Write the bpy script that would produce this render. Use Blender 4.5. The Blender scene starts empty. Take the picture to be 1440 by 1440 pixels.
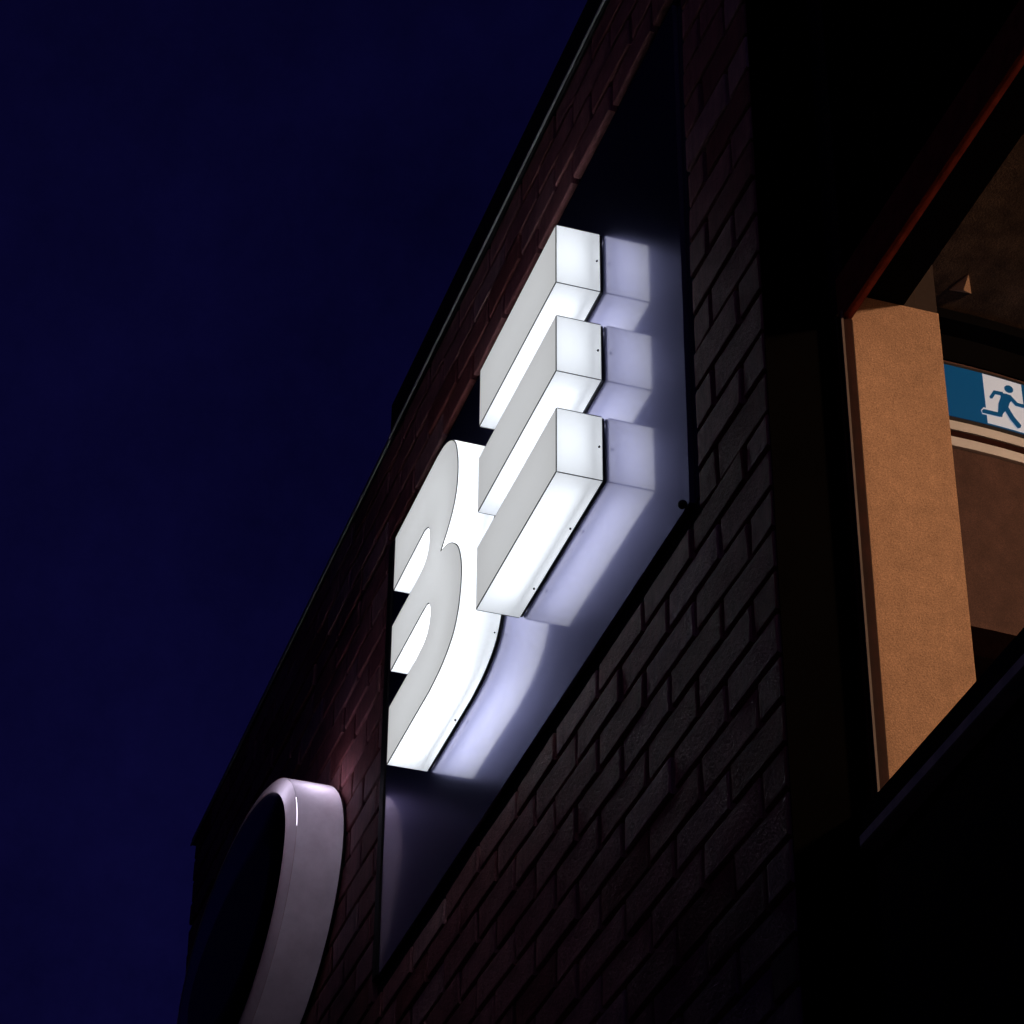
import bpy, bmesh, math, random
from mathutils import Vector, Matrix
random.seed(7)
S = bpy.context.scene
COL = S.collection

# ------------------------------------------------------------ camera
RIGHT = Vector((0.3119279471, 0.9500714772, 0.0080711863))
DOWN = Vector((-0.5463218640, 0.1863059023, -0.8165920228))
FWD = Vector((-0.7773244990, 0.2503084078, 0.5771588380))
FPX = 3927.308
CAM = Vector((0.0, -1.325, 1.6))
cd = bpy.data.cameras.new('camera')
cam = bpy.data.objects.new('camera', cd)
COL.objects.link(cam)
cd.sensor_width = 36.0
cd.lens = FPX / 1440.0 * 36.0
cd.clip_start = 0.05
cd.clip_end = 3000
m = Matrix.Identity(4)
for i in range(3):
    m[i][0] = RIGHT[i]
    m[i][1] = -DOWN[i]
    m[i][2] = -FWD[i]
    m[i][3] = CAM[i]
cam.matrix_world = m
S.camera = cam

# ------------------------------------------------------------ night sky, added fill light, exposure
SUN_EL, SUN_DIR_XY = math.radians(40), Vector((0.45, -1.0)).normalized()
W = bpy.data.worlds.new('World')
S.world = W
W.use_nodes = True
wn = W.node_tree.nodes
wl = W.node_tree.links
sky = wn.new('ShaderNodeTexSky')
sky.sky_type = 'NISHITA'
sky.sun_disc = False
sky.sun_elevation = SUN_EL
sky.sun_rotation = math.atan2(SUN_DIR_XY.x, SUN_DIR_XY.y)
sky.altitude = 0
mulc = wn.new('ShaderNodeMix')
mulc.data_type = 'RGBA'
mulc.blend_type = 'MULTIPLY'
mulc.inputs[0].default_value = 1.0
mulc.inputs[7].default_value = (0.14, 0.08, 0.55, 1)
wl.new(sky.outputs[0], mulc.inputs[6])
tc = wn.new('ShaderNodeTexCoord')
cl = wn.new('ShaderNodeTexNoise')          # thin uneven night haze in the sky
cl.inputs['Scale'].default_value = 5.0
cl.inputs['Detail'].default_value = 12.0
cl.inputs['Roughness'].default_value = 0.72
wl.new(tc.outputs['Generated'], cl.inputs['Vector'])
cr_ = wn.new('ShaderNodeValToRGB')
cr_.color_ramp.elements[0].position = 0.3
cr_.color_ramp.elements[0].color = (0.55, 0.5, 0.6, 1)
cr_.color_ramp.elements[1].position = 0.7
cr_.color_ramp.elements[1].color = (1.5, 1.4, 1.35, 1)
wl.new(cl.outputs[0], cr_.inputs[0])
mulh = wn.new('ShaderNodeMix')
mulh.data_type = 'RGBA'
mulh.blend_type = 'MULTIPLY'
mulh.inputs[0].default_value = 1.0
wl.new(mulc.outputs[2], mulh.inputs[6])
wl.new(cr_.outputs[0], mulh.inputs[7])
bg = wn['Background']
wl.new(mulh.outputs[2], bg.inputs[0])
bg.inputs[1].default_value = 0.013

sd = bpy.data.lights.new('fill_sun', 'SUN')  # added faint fill lamp, lifts the bricks, sill and edges
sd.energy = 0.018
sd.angle = math.radians(2.0)
sd.color = (1.0, 0.84, 0.95)
fill_sun = bpy.data.objects.new('fill_sun', sd)
COL.objects.link(fill_sun)
tosun = Vector((SUN_DIR_XY.x * math.cos(SUN_EL), SUN_DIR_XY.y * math.cos(SUN_EL), math.sin(SUN_EL)))
fill_sun.rotation_euler = tosun.to_track_quat('Z', 'Y').to_euler()
fill_sun.location = (2, -6, 9)

S.render.engine = 'CYCLES'
S.cycles.use_denoising = True
S.view_settings.view_transform = 'Standard'
S.view_settings.look = 'None'
S.view_settings.exposure = 0.0
S.view_settings.gamma = 1.0
S.cycles.max_bounces = 10

# ------------------------------------------------------------ helpers
def ray(p):
    return RIGHT * (p[0] - 720) + DOWN * (p[1] - 720) + FWD * FPX

def on(axis, val, p):
    d = ray(p)
    return CAM + d * ((val - CAM[axis]) / d[axis])

def pix(P):
    v = P - CAM
    z = v.dot(FWD)
    return 720 + FPX * v.dot(RIGHT) / z, 720 + FPX * v.dot(DOWN) / z, z

def link(name, me, mats, parent=None):
    o = bpy.data.objects.new(name, me)
    COL.objects.link(o)
    for mt in (mats if isinstance(mats, (list, tuple)) else [mats]):
        if mt and mt.name not in [x.name for x in me.materials if x]:
            me.materials.append(mt)
    if parent:
        o.parent = parent
    return o

def finish(bm, name):
    bmesh.ops.recalc_face_normals(bm, faces=bm.faces)
    me = bpy.data.meshes.new(name)
    bm.to_mesh(me)
    bm.free()
    return me

def add_box(bm, x0, x1, y0, y1, z0, z1, bev=0.0, mi=0):
    vs = [bm.verts.new((x, y, z)) for x in (x0, x1) for y in (y0, y1) for z in (z0, z1)]
    fs = [bm.faces.new([vs[i] for i in q]) for q in
          ((0, 1, 3, 2), (4, 6, 7, 5), (0, 4, 5, 1), (2, 3, 7, 6), (0, 2, 6, 4), (1, 5, 7, 3))]
    for f in fs:
        f.material_index = mi
    if bev:
        es = list({e for f in fs for e in f.edges})
        bmesh.ops.bevel(bm, geom=es, offset=bev, segments=1, affect='EDGES')

def box(name, x0, x1, y0, y1, z0, z1, mat, parent=None, bev=0.0):
    bm = bmesh.new()
    add_box(bm, x0, x1, y0, y1, z0, z1, bev)
    return link(name, finish(bm, name), mat, parent)

def empty(name, loc, label=None, cat=None, group=None):
    o = bpy.data.objects.new(name, None)
    COL.objects.link(o)
    o.location = loc
    o.empty_display_size = 0.1
    if label:
        o['label'] = label
        o['category'] = cat
    if group:
        o['group'] = group
    return o

def keep(o, parent):
    """parent o to an Empty without moving it (o was built in world coordinates)"""
    o.parent = parent
    o.matrix_parent_inverse = Matrix.Translation(-parent_origin(parent))
    return o

def parent_origin(p):
    v = Vector(p.location)
    return v

def mat(name):
    mt = bpy.data.materials.new(name)
    mt.use_nodes = True
    nt = mt.node_tree
    return mt, nt, nt.nodes, nt.links, nt.nodes['Principled BSDF']

def noise(nt, scale, detail=6, rough=0.6, coord='Object', stretch=None):
    tc = nt.nodes.new('ShaderNodeTexCoord')
    n = nt.nodes.new('ShaderNodeTexNoise')
    n.inputs['Scale'].default_value = scale
    n.inputs['Detail'].default_value = detail
    n.inputs['Roughness'].default_value = rough
    if stretch:
        mp = nt.nodes.new('ShaderNodeMapping')
        mp.inputs['Scale'].default_value = stretch
        nt.links.new(tc.outputs[coord], mp.inputs[0])
        nt.links.new(mp.outputs[0], n.inputs['Vector'])
    else:
        nt.links.new(tc.outputs[coord], n.inputs['Vector'])
    return n

def ramp(nt, src, stops):
    r = nt.nodes.new('ShaderNodeValToRGB')
    els = r.color_ramp.elements
    while len(els) < len(stops):
        els.new(0.5)
    for e, (p, c) in zip(els, stops):
        e.position = p
        e.color = (*c, 1)
    nt.links.new(src, r.inputs[0])
    return r

def bump(nt, src, strength, dist, bsdf):
    b = nt.nodes.new('ShaderNodeBump')
    b.inputs['Strength'].default_value = strength
    b.inputs['Distance'].default_value = dist
    nt.links.new(src, b.inputs['Height'])
    nt.links.new(b.outputs[0], bsdf.inputs['Normal'])

def simple(name, col, rough=0.6, metal=0.0, var=0.25, scale=14.0, bmp=0.15, spec=0.5, speck=0.0):
    mt, nt, n, l, p = mat(name)
    nz = noise(nt, scale)
    lo = tuple(c * (1 - var) for c in col)
    hi = tuple(min(1, c * (1 + var)) for c in col)
    r = ramp(nt, nz.outputs[0], [(0.3, lo), (0.7, hi)])
    if speck:
        ns = noise(nt, 420, 3, 0.8)
        rs = ramp(nt, ns.outputs[0], [(0.3, (1 - speck,) * 3), (0.7, (1 + speck,) * 3)])
        mxs = n.new('ShaderNodeMix')
        mxs.data_type = 'RGBA'
        mxs.blend_type = 'MULTIPLY'
        mxs.inputs[0].default_value = 1
        l.new(r.outputs[0], mxs.inputs[6])
        l.new(rs.outputs[0], mxs.inputs[7])
        l.new(mxs.outputs[2], p.inputs['Base Color'])
    else:
        l.new(r.outputs[0], p.inputs['Base Color'])
    p.inputs['Roughness'].default_value = rough
    p.inputs['Metallic'].default_value = metal
    p.inputs['Specular IOR Level'].default_value = spec
    if bmp:
        nf = noise(nt, scale * 12, 4)
        bump(nt, nf.outputs[0], bmp, 0.004, p)
    return mt

# ------------------------------------------------------------ materials
def brick_material():
    mt, nt, n, l, p = mat('brick')
    oi = n.new('ShaderNodeObjectInfo')
    r1 = ramp(nt, oi.outputs['Random'], [(0.0, (0.36, 0.10, 0.09)), (0.35, (0.62, 0.27, 0.27)),
                                         (0.7, (0.44, 0.15, 0.16)), (1.0, (0.72, 0.40, 0.40))])
    nz = noise(nt, 26, 8, 0.7, 'Object', (1.0, 1.0, 0.45))
    r2 = ramp(nt, nz.outputs[0], [(0.28, (0.45, 0.45, 0.47)), (0.5, (0.9, 0.88, 0.88)), (0.75, (1.25, 1.2, 1.2))])
    mx = n.new('ShaderNodeMix')
    mx.data_type = 'RGBA'
    mx.blend_type = 'MULTIPLY'
    mx.inputs[0].default_value = 1
    l.new(r1.outputs[0], mx.inputs[6])
    l.new(r2.outputs[0], mx.inputs[7])
    l.new(mx.outputs[2], p.inputs['Base Color'])
    p.inputs['Roughness'].default_value = 0.58
    p.inputs['Specular IOR Level'].default_value = 0.32
    p.inputs['Specular Tint'].default_value = (1.0, 0.76, 0.97, 1)
    nf = noise(nt, 120, 6, 0.7)
    bump(nt, nf.outputs[0], 0.8, 0.005, p)
    return mt

M_BRICK = brick_material()
M_MORTAR = simple('mortar', (0.016, 0.014, 0.014), 0.95, var=0.3, scale=30, bmp=0.4, spec=0.05)
M_COPING = simple('coping_metal', (0.10, 0.09, 0.11), 0.4, 0.6, 0.15, 6, 0.03)
M_EDGE = simple('edge_highlight', (0.80, 0.76, 0.74), 0.5, 0.0, 0.35, 9, 0.05)  # pale tone stands in for light caught along the coping lip
M_CLAD = simple('dark_cladding', (0.018, 0.016, 0.018), 0.8, 0, 0.2, 8, 0.05)
M_BLACK = simple('black_metal', (0.008, 0.007, 0.009), 0.55, 0.0, 0.3, 30, 0.05)
M_SHADE = simple('shade_black', (0.004, 0.004, 0.004), 0.95, 0, 0.2, 8, 0, 0.0)  # near-black tone that puts shade into the surfaces using it
M_BEAD = simple('dull_bead', (0.16, 0.14, 0.13), 0.5, 0, 0.3, 12, 0)
M_REDPAINT = simple('red_oxide_paint', (0.22, 0.045, 0.035), 0.8, 0, 0.35, 25, 0.2, 0.1)
M_BROWNF = simple('brown_frame', (0.022, 0.005, 0.004), 0.6, 0.0, 0.4, 20, 0.05, 0.1)
M_SILL = simple('sill_metal', (0.80, 0.85, 0.95), 0.5, 0.0, 0.3, 22, 0.05)
M_JAMB = simple('beige_plaster', (0.50, 0.34, 0.23), 0.85, 0, 0.11, 30, 0.35, 0.2, 0.45)
M_CEIL = simple('brown_ceiling', (0.075, 0.055, 0.042), 0.9, 0, 0.5, 16, 0.5, 0.2, 0.7)
M_BULK = simple('brown_wall', (0.085, 0.048, 0.042), 0.7, 0, 0.25, 18, 0.3, 0.3, 0.5)
M_TRIM = simple('white_trim', (0.72, 0.80, 0.88), 0.4, 0, 0.06, 10, 0.03)
M_DARKWALL = simple('dark_interior', (0.022, 0.013, 0.010), 0.9, 0, 0.2, 8, 0.1)
M_FLOOR = simple('floor_boards', (0.08, 0.05, 0.035), 0.6, 0, 0.3, 5, 0.1)
M_GROUND = simple('paving', (0.09, 0.09, 0.09), 0.85, 0, 0.25, 3, 0.3)

def panel_material():
    mt, nt, n, l, p = mat('glossy_sign_panel')
    p.inputs['Base Color'].default_value = (0.006, 0.006, 0.010, 1)
    p.inputs['Roughness'].default_value = 0.035
    p.inputs['IOR'].default_value = 4.6
    p.inputs['Specular Tint'].default_value = (1.0, 0.95, 0.92, 1)
    g = n.new('ShaderNodeBsdfGlossy')
    g.distribution = 'GGX'
    g.inputs['Color'].default_value = (0.56, 0.56, 1.0, 1)
    g.inputs['Roughness'].default_value = 0.29
    nz = noise(nt, 3.0, 3)
    r = ramp(nt, nz.outputs[0], [(0.3, (0.05, 0.05, 0.05)), (0.7, (0.085, 0.085, 0.085))])
    l.new(r.outputs[0], p.inputs['Roughness'])
    mx = n.new('ShaderNodeMixShader')
    mx.inputs[0].default_value = 0.50
    l.new(p.outputs[0], mx.inputs[1])
    l.new(g.outputs[0], mx.inputs[2])
    l.new(mx.outputs[0], n['Material Output'].inputs[0])
    return mt

def acrylic(name, trans, diff, emis, col=(0.93, 0.96, 1.0), gloss=0.04):
    """opal acrylic skin of a lit letter: lets the light of the LEDs inside through"""
    mt, nt, n, l, p = mat(name)
    n.remove(p)
    t = n.new('ShaderNodeBsdfTranslucent')
    t.inputs[0].default_value = (*[c * trans for c in col], 1)
    d = n.new('ShaderNodeBsdfDiffuse')
    d.inputs[0].default_value = (*[c * diff for c in col], 1)
    e = n.new('ShaderNodeEmission')
    e.inputs[0].default_value = (*col, 1)
    e.inputs[1].default_value = emis
    a1 = n.new('ShaderNodeAddShader')
    a2 = n.new('ShaderNodeAddShader')
    l.new(t.outputs[0], a1.inputs[0])
    l.new(d.outputs[0], a1.inputs[1])
    l.new(a1.outputs[0], a2.inputs[0])
    l.new(e.outputs[0], a2.inputs[1])
    l.new(a2.outputs[0], n['Material Output'].inputs[0])
    return mt

M_PANEL = panel_material()
M_RETURN = acrylic('opal_return', 0.50, 0.30, 0.30)
M_FACE = acrylic('opal_face', 0.035, 0.45, 0.47, (0.97, 0.985, 1.0))
M_LETTER_EDGE = simple('letter_edge', (0.05, 0.05, 0.05), 0.5, 0, 0.1, 30, 0)
def led(name, strength, col=(0.93, 0.96, 1.0)):
    mt, nt, n, l, p = mat(name)
    p.inputs['Emission Color'].default_value = (*col, 1)
    p.inputs['Emission Strength'].default_value = strength
    return mt
M_SEAM = simple('acrylic_seam', (0.30, 0.30, 0.32), 0.5, 0, 0.1, 30, 0)
M_LED = led('led_strip', 4.0)
M_LED3 = led('led_strip_numeral', 7.2)

# ------------------------------------------------------------ ground
bm = bmesh.new()
vs = [bm.verts.new(v) for v in ((-1500, -1500, 0), (1500, -1500, 0), (1500, 1500, 0), (-1500, 1500, 0))]
bm.faces.new(vs)
g = link('ground', finish(bm, 'ground'), M_GROUND)
g['kind'] = 'structure'

# ------------------------------------------------------------ building
BX0, BX1 = -7.05, -2.93          # brick front
OPX0, OPX1 = -5.005, -3.190      # sign opening in the brickwork
OPZ0, OPZ1 = 4.036, 5.186
TOPZ = 5.465
B = empty('brick_building', (0, 0, 0), 'dark brick building with lit sign in its wall and a warm window', 'building')

bm = bmesh.new()   # mortar body behind the bricks, with a shallow opening for the sign
add_box(bm, BX0 + .008, BX1 - .008, 0.05, 0.11, 0.0, TOPZ)
add_box(bm, BX0 + .008, OPX0 - .008, 0.016, 0.05, 0.0, TOPZ - .002)
add_box(bm, OPX1 + .008, BX1 - .008, 0.016, 0.05, 0.0, TOPZ - .002)
add_box(bm, OPX0 - .008, OPX1 + .008, 0.016, 0.05, 0.0, OPZ0 - .008)
add_box(bm, OPX0 - .008, OPX1 + .008, 0.016, 0.05, OPZ1 + .008, TOPZ - .002)
wall = link('wall', finish(bm, 'wall'), M_MORTAR, B)

# bricks: courses of the wall, half bond
PITCH, PERP, BED = 0.2135, 0.014, 0.0085
courses = []
z = 3.975
k = 0
while z > 0.08:                       # downwards from the row under the sign
    z -= 0.0697
    k -= 1
    courses.append((z, 0.0697, k))
courses.append((3.975, 0.0625, 0))
for k in range(1, 16):
    courses.append((3.975 + 0.0625 + (k - 1) * 0.0757, 0.0757, k))
zt = 3.975 + 0.0625 + 15 * 0.0757
hb = (TOPZ - OPZ1) / 4
for k in range(16, 20):
    pass
courses = [c for c in courses if c[0] < OPZ1 - 0.03]
for i in range(4):
    courses.append((OPZ1 + i * hb, hb, 17 + i))

def brick_mesh(i):
    rnd = random.Random(100 + i)
    bm = bmesh.new()
    add_box(bm, -.5, .5, 0, 1, -.5, .5)
    me_scale = Vector((PITCH - PERP, 0.098, 0.062))
    for v in bm.verts:
        v.co = Vector((v.co.x * me_scale.x + rnd.uniform(-.0014, .0014), v.co.y * me_scale.y + (rnd.uniform(-.001, .001) if v.co.y < .5 else 0),
                       v.co.z * me_scale.z + rnd.uniform(-.001, .001)))
    es = [e for e in bm.edges if all(v.co.y < .05 for v in e.verts)]
    bmesh.ops.bevel(bm, geom=es, offset=0.0016 + rnd.random() * .0014, segments=1, affect='EDGES')
    return finish(bm, 'brick')

BM = [brick_mesh(i) for i in range(10)]
for me in BM:
    me.materials.append(M_BRICK)
jobs = []
for (z, h, k) in courses:
    off = -3.012 + (0 if k % 2 == 0 else -0.1068)
    j = -40
    x = off + 6 * PITCH
    edges = []
    while x > BX0 - PITCH:
        edges.append(x)
        x -= PITCH
    for xr in edges:
        xl = xr - PITCH
        jit = random.uniform(-.006, .006)
        a, b = max(xl + PERP / 2, BX0), min(xr - PERP / 2, BX1)
        segs = [(a, b)]
        zc = z + h / 2
        if OPZ0 + .005 < zc < OPZ1 - .005:
            segs = [(a, min(b, OPX0)), (max(a, OPX1), b)]
        for (s0, s1) in segs:
            if s1 - s0 > 0.022:
                jobs.append((s0, s1, z + BED / 2 + .001, z + h - BED / 2 + .001))
scored = []
for jb in jobs:
    x, y, dep = pix(Vector(((jb[0] + jb[1]) / 2, 0, (jb[2] + jb[3]) / 2)))
    vis = -20 < x < 1460 and -20 < y < 1460
    scored.append((vis, (jb[1] - jb[0]) * (jb[3] - jb[2]) / dep ** 2, jb))
scored.sort(key=lambda t: (not t[0], -t[1]))
rest = bmesh.new()
for n_, (vis, sc_, (s0, s1, z0, z1)) in enumerate(scored):
    me = random.choice(BM)
    dy = random.uniform(-.0012, .0012) + (0.0 if random.random() > .08 else random.uniform(-.002, .003))
    rot = random.uniform(-.006, .006)
    M4 = (Matrix.Translation(((s0 + s1) / 2, dy, (z0 + z1) / 2)) @ Matrix.Rotation(rot, 4, 'Y')
          @ Matrix.Rotation(random.uniform(-.012, .012), 4, 'Z') @ Matrix.Rotation(random.uniform(-.022, .022), 4, 'X')
          @ Matrix.Diagonal(((s1 - s0) / (PITCH - PERP), 1, (z1 - z0) / .062, 1)))
    if vis and n_ < 300:
        o = bpy.data.objects.new('brick', me)
        COL.objects.link(o)
        o.parent = wall
        o.matrix_local = M4
    else:
        st = len(rest.verts)
        rest.from_mesh(me)
        rest.verts.ensure_lookup_table()
        for v in rest.verts[st:]:
            v.co = M4 @ v.co
o = link('brickwork', finish(rest, 'brickwork'), M_BRICK, wall)
o['kind'] = 'stuff'

# copings: a raised dark box over the sign bay, a low one further along
box('coping', -5.02, -2.80, -0.007, 0.14, TOPZ + .006, 5.565, M_BLACK, B, .004)
cp = box('coping_edge', -5.016, -2.804, -0.0115, -0.0075, TOPZ - .002, TOPZ + .0035, M_EDGE, B)
box('coping', -7.10, -5.024, -0.004, 0.14, TOPZ + .003, 5.492, M_COPING, B, .004)
box('coping_edge', -7.09, -5.024, -0.0085, -0.0045, TOPZ - .003, TOPZ + .002, M_EDGE, B)
# roof slab and side/back walls of the block
box('roof', -7.0, 1.6, 0.15, 4.4, 5.72, 5.86, M_CLAD, B)
box('side_wall', -7.04, -6.94, 0.112, 4.4, 0.0, 5.46, M_CLAD, B)
box('rear_wall', -6.93, 1.6, 4.3, 4.4, 0.0, 5.71, M_CLAD, B)
box('side_wall', 1.5, 1.6, 0.14, 4.29, 0.0, 5.71, M_CLAD, B)
# recessed bay to the right of the bricks
WX0, WX1, WZ0, WZ1 = -2.93, -0.70, 3.345, 4.300
box('spandrel', WX0 - .006, 1.49, 0.122, 0.23, 0.0, WZ0 - .002, M_CLAD, B)
box('lintel', WX0 - .006, 1.49, 0.142, 0.238, WZ1, 5.70, M_SHADE, B)  # soffit shade put into the black colour
box('pier', WX1 + .002, 1.49, 0.124, 0.236, WZ0, WZ1 - .002, M_CLAD, B)
box('inner_wall', -6.9, WX0 - .004, 0.113, 0.296, 2.9, 5.70, M_DARKWALL, B)
box('corner_shade', WX0 + .0022, WX0 + .0045, 0.004, 0.111, 0.0, 5.46, M_SHADE, B)  # black sheet over the brick return, stands in for its shade
# window: frame, bead, glass, sill, warm inner jamb
wf = empty('window', (WX0, 0.12, WZ0))
wf.parent = B
def wp(name, *a, **kw):
    o = box(name, *a, **kw)
    o.parent = wf
    o.matrix_parent_inverse = Matrix.Translation(-Vector(wf.location))
    return o
wp('frame_stile', WX0 + .0005, WX0 + .022, 0.112, 0.1405, WZ0 + .03, 4.2315, M_BROWNF, bev=.002)
wp('glazing_bead', WX0 + .0225, WX0 + .026, 0.119, 0.1225, WZ0 + .04, WZ1 - .06, M_BEAD)
wp('head_capping', WX0 + .005, WX1, 0.1245, 0.1388, 4.232, 4.315, M_REDPAINT)
wp('frame_rail', WX0 + .001, WX1, 0.104, 0.141, 3.366, 3.404, M_BLACK, bev=.002)
wp('sill', WX0 + .001, WX1, 0.098, 0.150, 3.346, 3.3645, M_SILL, bev=.002)
wp('jamb', WX0 - .003, WX0 + .001, 0.1415, 0.2955, WZ0 + .01, WZ1 - .001, M_JAMB, bev=.001)
GL, nt, n, l, p = mat('window_glass')
n.remove(p)
tr = n.new('ShaderNodeBsdfTransparent'); tr.inputs[0].default_value = (.94, .95, .95, 1)
gl = n.new('ShaderNodeBsdfGlossy'); gl.inputs['Roughness'].default_value = 0.02
fr = n.new('ShaderNodeFresnel'); fr.inputs[0].default_value = 1.45
mx = n.new('ShaderNodeMixShader')
l.new(fr.outputs[0], mx.inputs[0]); l.new(tr.outputs[0], mx.inputs[1]); l.new(gl.outputs[0], mx.inputs[2])
l.new(mx.outputs[0], n['Material Output'].inputs[0])
bm = bmesh.new()
bm.faces.new([bm.verts.new(v) for v in ((WX0 + .022, .130, 3.404), (WX1, .130, 3.404), (WX1, .130, 4.2315), (WX0 + .022, .130, 4.2315))])
o = link('glass_pane', finish(bm, 'glass_pane'), GL)
o.parent = wf
o.matrix_parent_inverse = Matrix.Translation(-Vector(wf.location))

# room behind the window
RX = -4.40
CEILZ = 5.62
def bend(y):
    return -(max(0.0, y - 1.10) ** 2) / (2 * 1.7)
def curved(name, x0, x1, y0, y1, z0, z1, mt, parent, seg=28):
    bm = bmesh.new()
    rings = []
    for i in range(seg + 1):
        y = y0 + (y1 - y0) * i / seg
        rings.append([bm.verts.new((x + bend(y), y, z_)) for x, z_ in ((x0, z0), (x1, z0), (x1, z1), (x0, z1))])
    for a, b in zip(rings, rings[1:]):
        for k_ in range(4):
            bm.faces.new((a[k_], a[(k_ + 1) % 4], b[(k_ + 1) % 4], b[k_]))
    bm.faces.new(rings[0]); bm.faces.new(rings[-1])
    return link(name, finish(bm, name), mt, parent)
zr = lambda y, x=1340: on(0, RX + .010, (x, y)).z
box('floor', -6.9, 1.49, 0.30, 4.29, 2.86, 2.90, M_FLOOR, B)
box('ceiling', -6.9, 1.49, 0.30, 4.29, CEILZ, 5.70, M_CEIL, B)
curved('bulkhead', RX - .10, RX, 0.30, 2.30, zr(871), CEILZ - .002, M_BULK, B)
curved('ceiling_shade_strip', RX + .001, RX + .06, 0.30, 2.30, CEILZ - .030, CEILZ - .003, M_SHADE, B)  # added dark strip, stands in for shade where ceiling meets wall
curved('wall_shade_strip', RX + .001, RX + .006, 0.31, 2.29, zr(505), CEILZ - .031, M_SHADE, B)  # added dark band, stands in for shade above the exit sign
curved('wall_trim', RX + .001, RX + .010, 0.31, 2.29, zr(603), zr(589.5), M_TRIM, B)
curved('wall_trim', RX + .001, RX + .0105, 0.31, 2.29, zr(626), zr(613.5), M_TRIM, B)
curved('wall_trim', RX + .001, RX + .006, 0.31, 2.29, zr(613), zr(603.5), M_BROWNF, B)
# small triangular bracket fixed to the ceiling
tri = [on(2, CEILZ - .004, p_) for p_ in ((1335, 408), (1366, 413), (1362, 386))]
bm = bmesh.new()
lo = [bm.verts.new(v) for v in tri]
hi = [bm.verts.new(v + Vector((0, 0, .0035))) for v in tri]
apex = bm.verts.new((tri[0] + tri[1] + tri[2]) / 3 - Vector((0, 0, .012)))
bm.faces.new(hi)
for a in range(3):
    b_ = (a + 1) % 3
    bm.faces.new((lo[a], lo[b_], apex))
    bm.faces.new((lo[a], hi[a], hi[b_], lo[b_]))
link('ceiling_bracket', finish(bm, 'ceiling_bracket'), M_JAMB, B)

# ------------------------------------------------------------ illuminated sign
SG = empty('illuminated_sign', (0, 0, 0), 'glossy dark sign panel with glowing white numeral three and three stacked bars', 'sign')
PX0, PX1, PZ0, PZ1 = -4.965, -3.229, 4.081, 5.150
box('backing_panel', PX0, PX1, 0.0, 0.012, PZ0, PZ1, M_PANEL, SG)
box('frame_member', OPX0 + .002, OPX1 - .004, 0.010, 0.045, OPZ0 + .002, PZ0 - .001, M_BLACK, SG, .003)
box('frame_member', OPX0 + .002, OPX1 - .004, 0.010, 0.045, PZ1 + .001, OPZ1 - .002, M_BLACK, SG, .003)
box('frame_member', PX1 + .001, OPX1 - .004, 0.010, 0.045, PZ0, PZ1, M_BLACK, SG, .003)
box('frame_member', OPX0 + .002, PX0 - .001, -0.003, 0.045, PZ0, PZ1, M_BLACK, SG, .003)

FY, BY = -0.0895, -0.0060
def shell(out, y0, y1, name):
    """open band along a closed outline of (x, z) points"""
    bm = bmesh.new()
    a = [bm.verts.new((x, y0, z)) for x, z in out]
    b = [bm.verts.new((x, y1, z)) for x, z in out]
    for i in range(len(out)):
        j = (i + 1) % len(out)
        bm.faces.new((a[i], a[j], b[j], b[i]))
    return bm

def inset(out, d):
    n_ = len(out)
    area = sum(out[i][0] * out[(i + 1) % n_][1] - out[(i + 1) % n_][0] * out[i][1] for i in range(n_))
    s = 1 if area > 0 else -1
    res = []
    for i in range(n_):
        p0, p1, p2 = Vector(out[i - 1]), Vector(out[i]), Vector(out[(i + 1) % n_])
        e1, e2 = (p1 - p0).normalized(), (p2 - p1).normalized()
        n1, n2 = Vector((-e1.y, e1.x)) * s, Vector((-e2.y, e2.x)) * s
        nn = (n1 + n2)
        nn = nn.normalized() / max(.35, nn.normalized().dot(n1))
        res.append(tuple(p1 + nn * d))
    return res

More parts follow.
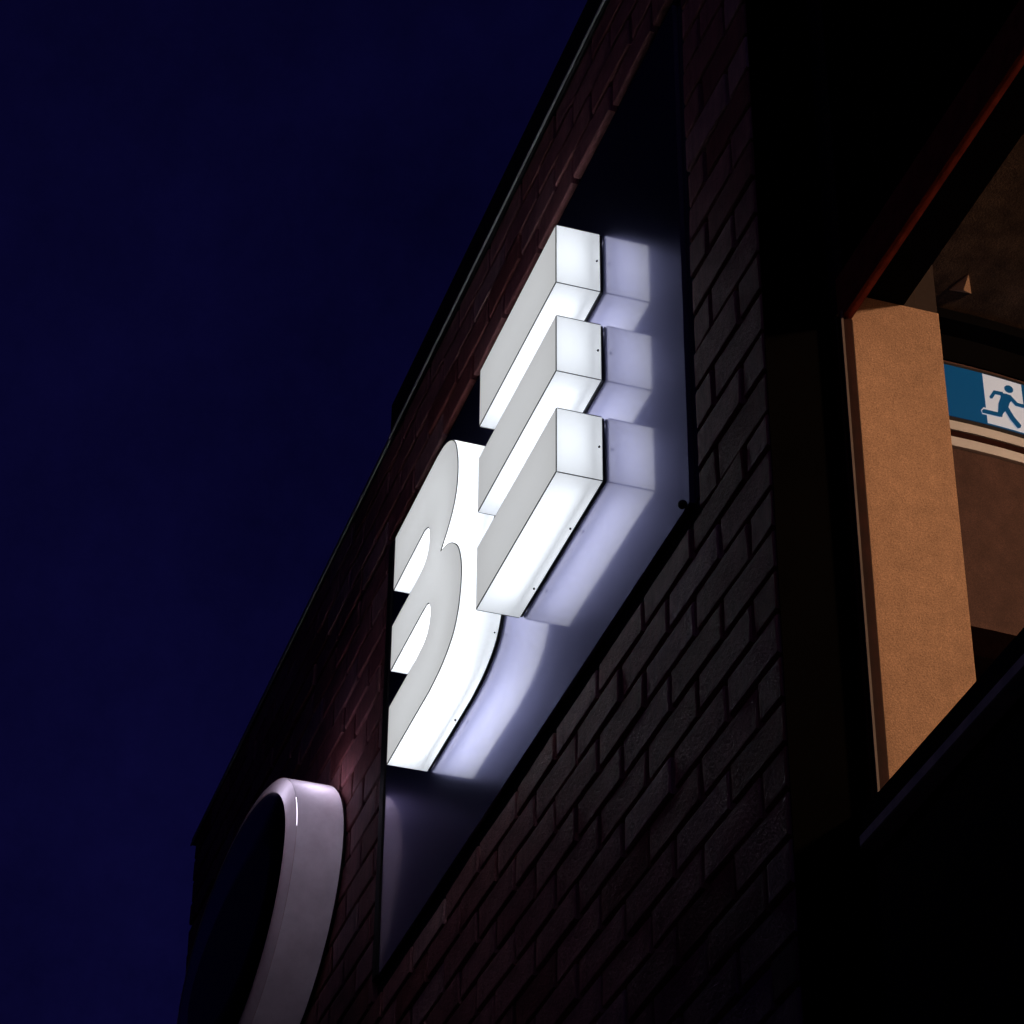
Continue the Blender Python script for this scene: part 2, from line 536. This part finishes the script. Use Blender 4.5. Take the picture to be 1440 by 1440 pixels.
def glyph(name, out, ribbons, screws, M_LED=M_LED, seams=()):
    bm = shell(out, FY + .0016, BY, name)
    ret = link(name, finish(bm, name), M_RETURN, SG)
    # front plate with a thin dark edge line round it
    bm = bmesh.new()
    ins = inset(out, .0018)
    f0 = bm.faces.new([bm.verts.new((x, FY, z)) for x, z in ins])
    f0.material_index = 0
    a = [bm.verts.new((x, FY, z)) for x, z in ins]
    b = [bm.verts.new((x, FY + .0004, z)) for x, z in out]
    c_ = [bm.verts.new((x, FY + .0016, z)) for x, z in out]
    for i in range(len(out)):
        j = (i + 1) % len(out)
        for q in ((a[i], a[j], b[j], b[i]), (b[i], b[j], c_[j], c_[i])):
            f = bm.faces.new(q)
            f.material_index = 1
    me = finish(bm, 'face')
    me.materials.append(M_FACE)
    me.materials.append(M_LETTER_EDGE)
    link('face', me, [], ret)
    # folded corners of the acrylic: thin dark seams in the depth of the letter
    for (x, z) in seams:
        bm = bmesh.new()
        add_box(bm, x - .0007, x + .0007, FY + .002, BY - .0003, z - .0007, z + .0007)
        link('seam', finish(bm, 'seam'), M_SEAM, ret)
    # dark tray behind the acrylic
    t2 = inset(out, .0012)
    bm = shell(t2, BY + .0003, -.0012, 'tray')
    bm.faces.new([bm.verts.new((x, BY - .0015, z)) for x, z in inset(out, .003)])
    link('back_tray', finish(bm, 'back_tray'), M_BLACK, ret)
    # LED ribbon on the tray, shining forward
    for rb in ribbons:
        bm = bmesh.new()
        prev = None
        for i, (x, z, w) in enumerate(rb):
            p0 = Vector(rb[max(0, i - 1)][:2]); p1 = Vector(rb[min(len(rb) - 1, i + 1)][:2])
            d = (p1 - p0).normalized()
            nx, nz_ = -d.y * w / 2, d.x * w / 2
            cur = (bm.verts.new((x + nx, BY - .015, z + nz_)), bm.verts.new((x - nx, BY - .015, z - nz_)))
            if prev:
                bm.faces.new((prev[0], prev[1], cur[1], cur[0]))
            prev = cur
        me = bpy.data.meshes.new('led_strip')
        bm.normal_update()
        for f in bm.faces:
            if f.normal.y > 0:
                f.normal_flip()
        bm.to_mesh(me); bm.free()
        link('led_strip', me, M_LED, ret)
    for (x, z, nx, nz_) in screws:
        bm = bmesh.new()
        bmesh.ops.create_cone(bm, cap_ends=True, segments=8, radius1=.0022, radius2=.0016, depth=.004)
        o = link('screw', finish(bm, 'screw'), M_BLACK, ret)
        o.location = (x + nx * .001, BY - .0060, z + nz_ * .001)
        o.rotation_euler = Vector((nx, 0, nz_)).to_track_quat('Z', 'Y').to_euler()
    return ret

BX_L, BX_R = -4.045, -3.597
for lab, (z0, z1) in zip(('topmost', 'middle', 'lowest'), ((4.787, 4.921), (4.588, 4.711), (4.372, 4.507))):
    zc = (z0 + z1) / 2
    o = glyph('bar', [(BX_L, z0), (BX_R, z0), (BX_R, z1), (BX_L, z1)],
              [[(BX_L + .04, zc, z1 - z0 - .045), (BX_R - .034, zc, z1 - z0 - .045)]],
              [(BX_R, zc + .002, 1, 0), (BX_R - .15, z0, 0, -1), (BX_L + .1, z0, 0, -1)],
              seams=[(BX_L, z0), (BX_R, z0), (BX_R, z1), (BX_L, z1)])
    o['label'] = lab + ' of the three glowing white bars'

def cr(pts, steps=5):
    res = []
    for i in range(len(pts) - 1):
        p0 = Vector(pts[max(0, i - 1)]); p1 = Vector(pts[i]); p2 = Vector(pts[i + 1]); p3 = Vector(pts[min(len(pts) - 1, i + 2)])
        for s in range(steps):
            t = s / steps
            res.append(tuple(.5 * ((2 * p1) + (p2 - p0) * t + (2 * p0 - 5 * p1 + 4 * p2 - p3) * t * t + (3 * p1 - p0 - 3 * p2 + p3) * t ** 3)))
    res.append(tuple(pts[-1]))
    return res

XL = -4.627
three = [(XL, 4.912)]
three += cr([(-4.33, 4.913), (-4.275, 4.906), (-4.231, 4.887), (-4.199, 4.855), (-4.182, 4.800), (-4.184, 4.750), (-4.202, 4.712), (-4.236, 4.683), (-4.284, 4.657)])
three += cr([(-4.283, 4.656), (-4.245, 4.646), (-4.204, 4.624), (-4.165, 4.587), (-4.144, 4.537), (-4.144, 4.490), (-4.160, 4.440), (-4.195, 4.403), (-4.26, 4.379), (-4.34, 4.369)])
three += [(XL, 4.368), (XL, 4.500)]
three += cr([(-4.44, 4.500), (-4.385, 4.506), (-4.357, 4.522), (-4.346, 4.547), (-4.350, 4.570), (-4.367, 4.584), (-4.405, 4.587)])
three += [(XL, 4.585), (XL, 4.693)]
three += cr([(-4.45, 4.693), (-4.398, 4.699), (-4.375, 4.716), (-4.368, 4.744), (-4.375, 4.770), (-4.405, 4.783)])
three += [(XL, 4.780)]
rib_a = [(x, z, .082) for x, z in cr([(-4.595, 4.846), (-4.36, 4.848), (-4.295, 4.82), (-4.272, 4.775), (-4.29, 4.725), (-4.335, 4.665), (-4.40, 4.640), (-4.595, 4.638)], 3)]
rib_b = [(x, z, .082) for x, z in cr([(-4.34, 4.628), (-4.275, 4.595), (-4.243, 4.53), (-4.268, 4.47), (-4.34, 4.436), (-4.595, 4.434)], 3)]
o = glyph('numeral', three, [rib_a, rib_b], [(-4.178, 4.42, .8, -.6), (-4.42, 4.3685, 0, -1)], M_LED3)
o['label'] = 'glowing white numeral three'
# small knob at the corner of the panel
bm = bmesh.new()
bmesh.ops.create_uvsphere(bm, u_segments=12, v_segments=8, radius=.0075)
o = link('knob', finish(bm, 'knob'), M_BLACK, SG)
o.location = (PX1 - .004, -.010, PZ0 - .004)

# ------------------------------------------------------------ round lightbox on the wall
DC = (-5.852, 4.560)
ORX, ORU, ORL = 0.585, 0.301, 0.360     # half width, upper and lower half height
RL = empty('oval_lightbox', (DC[0], 0, DC[1]), 'dim oval wall lightbox with pale lilac rim and dark face on bricks', 'lightbox')
def ring(prof, name, mats, seg=160, cap=False):
    bm = bmesh.new()
    loops = []
    for r, y in prof:
        lp = []
        for i in range(seg):
            ca, sa = math.cos(2 * math.pi * i / seg), math.sin(2 * math.pi * i / seg)
            lp.append(bm.verts.new(((ORX - r) * ca, y, ((ORU if sa > 0 else ORL) - r) * sa)))
        loops.append(lp)
    for a, b in zip(loops, loops[1:]):
        for i in range(seg):
            f = bm.faces.new((a[i], a[(i + 1) % seg], b[(i + 1) % seg], b[i]))
            f.smooth = True
    if cap:
        bm.faces.new(loops[-1])
    return link(name, finish(bm, name), mats, RL)
M_RIM, nt, n, l, p = mat('opal_rim')
nz = noise(nt, 9, 7, .65)
r = ramp(nt, nz.outputs[0], [(0.25, (0.54, 0.50, 0.56)), (0.6, (0.76, 0.72, 0.79))])
l.new(r.outputs[0], p.inputs['Base Color'])
p.inputs['Roughness'].default_value = 0.55
p.inputs['Coat Weight'].default_value = 0.3
p.inputs['Coat Roughness'].default_value = 0.22
tl = n.new('ShaderNodeBsdfTranslucent')
l.new(r.outputs[0], tl.inputs[0])
mx = n.new('ShaderNodeMixShader')
mx.inputs[0].default_value = 0.4
l.new(p.outputs[0], mx.inputs[1])
l.new(tl.outputs[0], mx.inputs[2])
l.new(mx.outputs[0], n['Material Output'].inputs[0])
M_BEVEL = simple('painted_bevel', (0.36, 0.32, 0.42), 0.6, 0, 0.15, 12, 0.05, 0.2)
M_DISC, nt, n, l, p = mat('dark_disc_face')
p.inputs['Base Color'].default_value = (0.012, 0.010, 0.02, 1)
p.inputs['Roughness'].default_value = 0.25
ring([(.002, -.010), (.0, -.013), (.0, -.116)], 'rim', M_RIM)
ring([(.0005, -.1165), (.010, -.124), (.035, -.133), (.038, -.133)], 'bevel', M_RIM)
ring([(.0382, -.130), (.0384, -.1325), (.18, -.1335)], 'face', M_DISC, cap=True)
bm = bmesh.new()
bmesh.ops.create_uvsphere(bm, u_segments=12, v_segments=8, radius=.045)
o = link('rim_fill', finish(bm, 'rim_fill'), led('rim_fill_glow', 6.5, (0.88, 0.80, 1.0)), RL)  # added hidden emitter, brightens the upper right of the rim
o.location = (.475, -.062, .105)
ring([(.015, .004), (.015, -.010), (.003, -.0105)], 'back_plate', M_BLACK)

# ------------------------------------------------------------ exit sign
EXX = RX + .012
XS = empty('exit_sign', (0, 0, 0), 'blue exit sign with white square and running man above white trim', 'exit sign')
def epix(l_, s=8.0, ox=1310, oy=490, X=EXX):
    res = []
    for a, b in l_:
        P = on(0, X, (ox + a / s, oy + b / s))
        for _ in range(4):
            P = on(0, X + bend(P.y), (ox + a / s, oy + b / s))
        res.append(P)
    return res
def slab(name, pts, mt, th):
    bm = bmesh.new()
    a = [bm.verts.new(v) for v in pts]
    b = [bm.verts.new(v + Vector((th, 0, 0))) for v in pts]
    bm.faces.new(a)
    bm.faces.new(b)
    for i in range(len(pts)):
        j = (i + 1) % len(pts)
        bm.faces.new((a[i], a[j], b[j], b[i]))
    return link(name, finish(bm, name), mt, XS)
def lit(name, col, em, rough=.3):
    mt, nt, n, l, p = mat(name)
    p.inputs['Base Color'].default_value = (*col, 1)
    p.inputs['Roughness'].default_value = rough
    p.inputs['Emission Color'].default_value = (*col, 1)
    p.inputs['Emission Strength'].default_value = em
    return mt
M_XBLUE = lit('exit_blue', (0.002, 0.075, 0.21), .4)
M_XWHITE = lit('exit_white', (0.58, 0.68, 0.80), .42)
pa, pb = epix([(140, 160)])[0], epix([(140, 785)])[0]
y_l, z_t, z_b = pa.y - .25, epix([(580, 285)])[0].z, epix([(610, 850)])[0].z
y_r = epix([(1030, 650)])[0].y
y_w = epix([(590, 500)])[0].y
y_end = y_r + .30
curved('housing', RX + .001, EXX - .001, y_l - .006, y_end + .006, z_b - .010, z_t + .008, M_BLACK, XS)
curved('blue_panel', EXX - .0005, EXX + .001, y_l, y_end, z_b, z_t, M_XBLUE, XS)
curved('white_square', EXX + .0013, EXX + .002, y_w, y_r, z_b + .003, z_t - .002, M_XWHITE, XS)
X2 = EXX + .0026
def stroke(pts, w):
    pts = [Vector(p_) for p_ in pts]
    L_, R_ = [], []
    for i, p_ in enumerate(pts):
        d0 = (p_ - pts[i - 1]).normalized() if i else (pts[1] - pts[0]).normalized()
        d1 = (pts[i + 1] - p_).normalized() if i < len(pts) - 1 else d0
        nrm = Vector((-(d0 + d1).y, (d0 + d1).x)).normalized()
        nrm /= max(.5, nrm.dot(Vector((-d0.y, d0.x))))
        L_.append(p_ + nrm * w / 2)
        R_.append(p_ - nrm * w / 2)
    d = (pts[-1] - pts[-2]).normalized()
    d0 = (pts[1] - pts[0]).normalized()
    cap = [pts[-1] + d * w * .3]
    cap0 = [pts[0] - d0 * w * .3]
    return [tuple(v) for v in (L_ + cap + R_[::-1] + cap0)]
head = [(868 + 50 * math.cos(a) + 6 * math.sin(a), 458 + 43 * math.sin(a) + 8 * math.cos(a)) for a in [i * math.pi / 9 for i in range(18)]]
fig = [('figure_head', head),
       ('figure_body', [(770, 498), (845, 512), (890, 528), (920, 565), (880, 612), (862, 672), (830, 705), (805, 735), (795, 772), (742, 762), (748, 700), (752, 620), (778, 545)]),
       ('figure_arm', stroke([(795, 510), (708, 493), (668, 552)], 40)),
       ('figure_arm', stroke([(885, 552), (955, 628), (1040, 652)], 38)),
       ('figure_leg', stroke([(780, 748), (690, 728), (580, 702)], 44)),
       ('figure_leg', stroke([(838, 668), (905, 780), (990, 882)], 52))]
slab('foot_outline', epix(stroke([(640, 712), (578, 700)], 76), X=EXX + .0021), M_XWHITE, .0003)
for i, (nm, pts) in enumerate(fig):
    slab(nm, epix(pts, X=X2 + i * .00035), M_XBLUE, .0003)
for o in list(XS.children):
    if o.name.startswith('figure') or o.name.startswith('foot'):
        pass

# ------------------------------------------------------------ lamp of the room
LP = empty('ceiling_lamp', (-1.3, 2.45, CEILZ), 'warm globe lamp hanging from the ceiling of the lit room', 'lamp')
bm = bmesh.new()
bmesh.ops.create_uvsphere(bm, u_segments=24, v_segments=14, radius=.11)
M_GLOBE = lit('warm_globe', (1.0, .56, .33), 590.0)
o = link('globe', finish(bm, 'globe'), M_GLOBE, LP)
o.location = (0, 0, -.36)
bm = bmesh.new()
bmesh.ops.create_cone(bm, cap_ends=True, segments=16, radius1=.012, radius2=.012, depth=.25)
o = link('stem', finish(bm, 'stem'), M_BLACK, LP)
o.location = (0, 0, -.127)

# ------------------------------------------------------------ added unseen blocks: darken the panel reflection, cut off the fill light
M_BLOCKER = simple('dark_render', (0.03, 0.03, 0.032), 0.9, 0, 0.2, 1.0, 0.05)
wme = None
for (x0, x1, hgt, lab) in ((-42, -17, 36, 'tallest added block across the street, darkens the sign panel reflection'),
                           (-16.5, -2.9, 20, 'middle added block across the street, shades the left wall'),
                           (-2.85, 16, 7.8, 'low added block across the street, cuts light low on the wall')):
    TW = empty('light_blocker', ((x0 + x1) / 2, -9.5, 0), lab, 'building', 'added light blockers across the street')
    w2 = (x1 - x0) / 2
    box('wall', -w2, w2, -4.5, 4.5, 0, hgt, M_BLOCKER, TW)
    box('parapet', -w2 - .1, w2 + .1, -4.6, 4.6, hgt + .01, hgt + .06, M_BLOCKER, TW)
    nc = int(w2 * 2 // 3.4)
    for fl in range(int((hgt - 1) // 3.1)):
        for cx in range(nc):
            if wme is None:
                o = box('window', -.8, .8, 0, .06, -.7, .7, M_BLACK, TW)
                wme = o.data
            else:
                o = bpy.data.objects.new('window', wme)
                COL.objects.link(o)
                o.parent = TW
            o.location = ((cx - (nc - 1) / 2) * 3.4, 4.502, 2.0 + fl * 3.1)
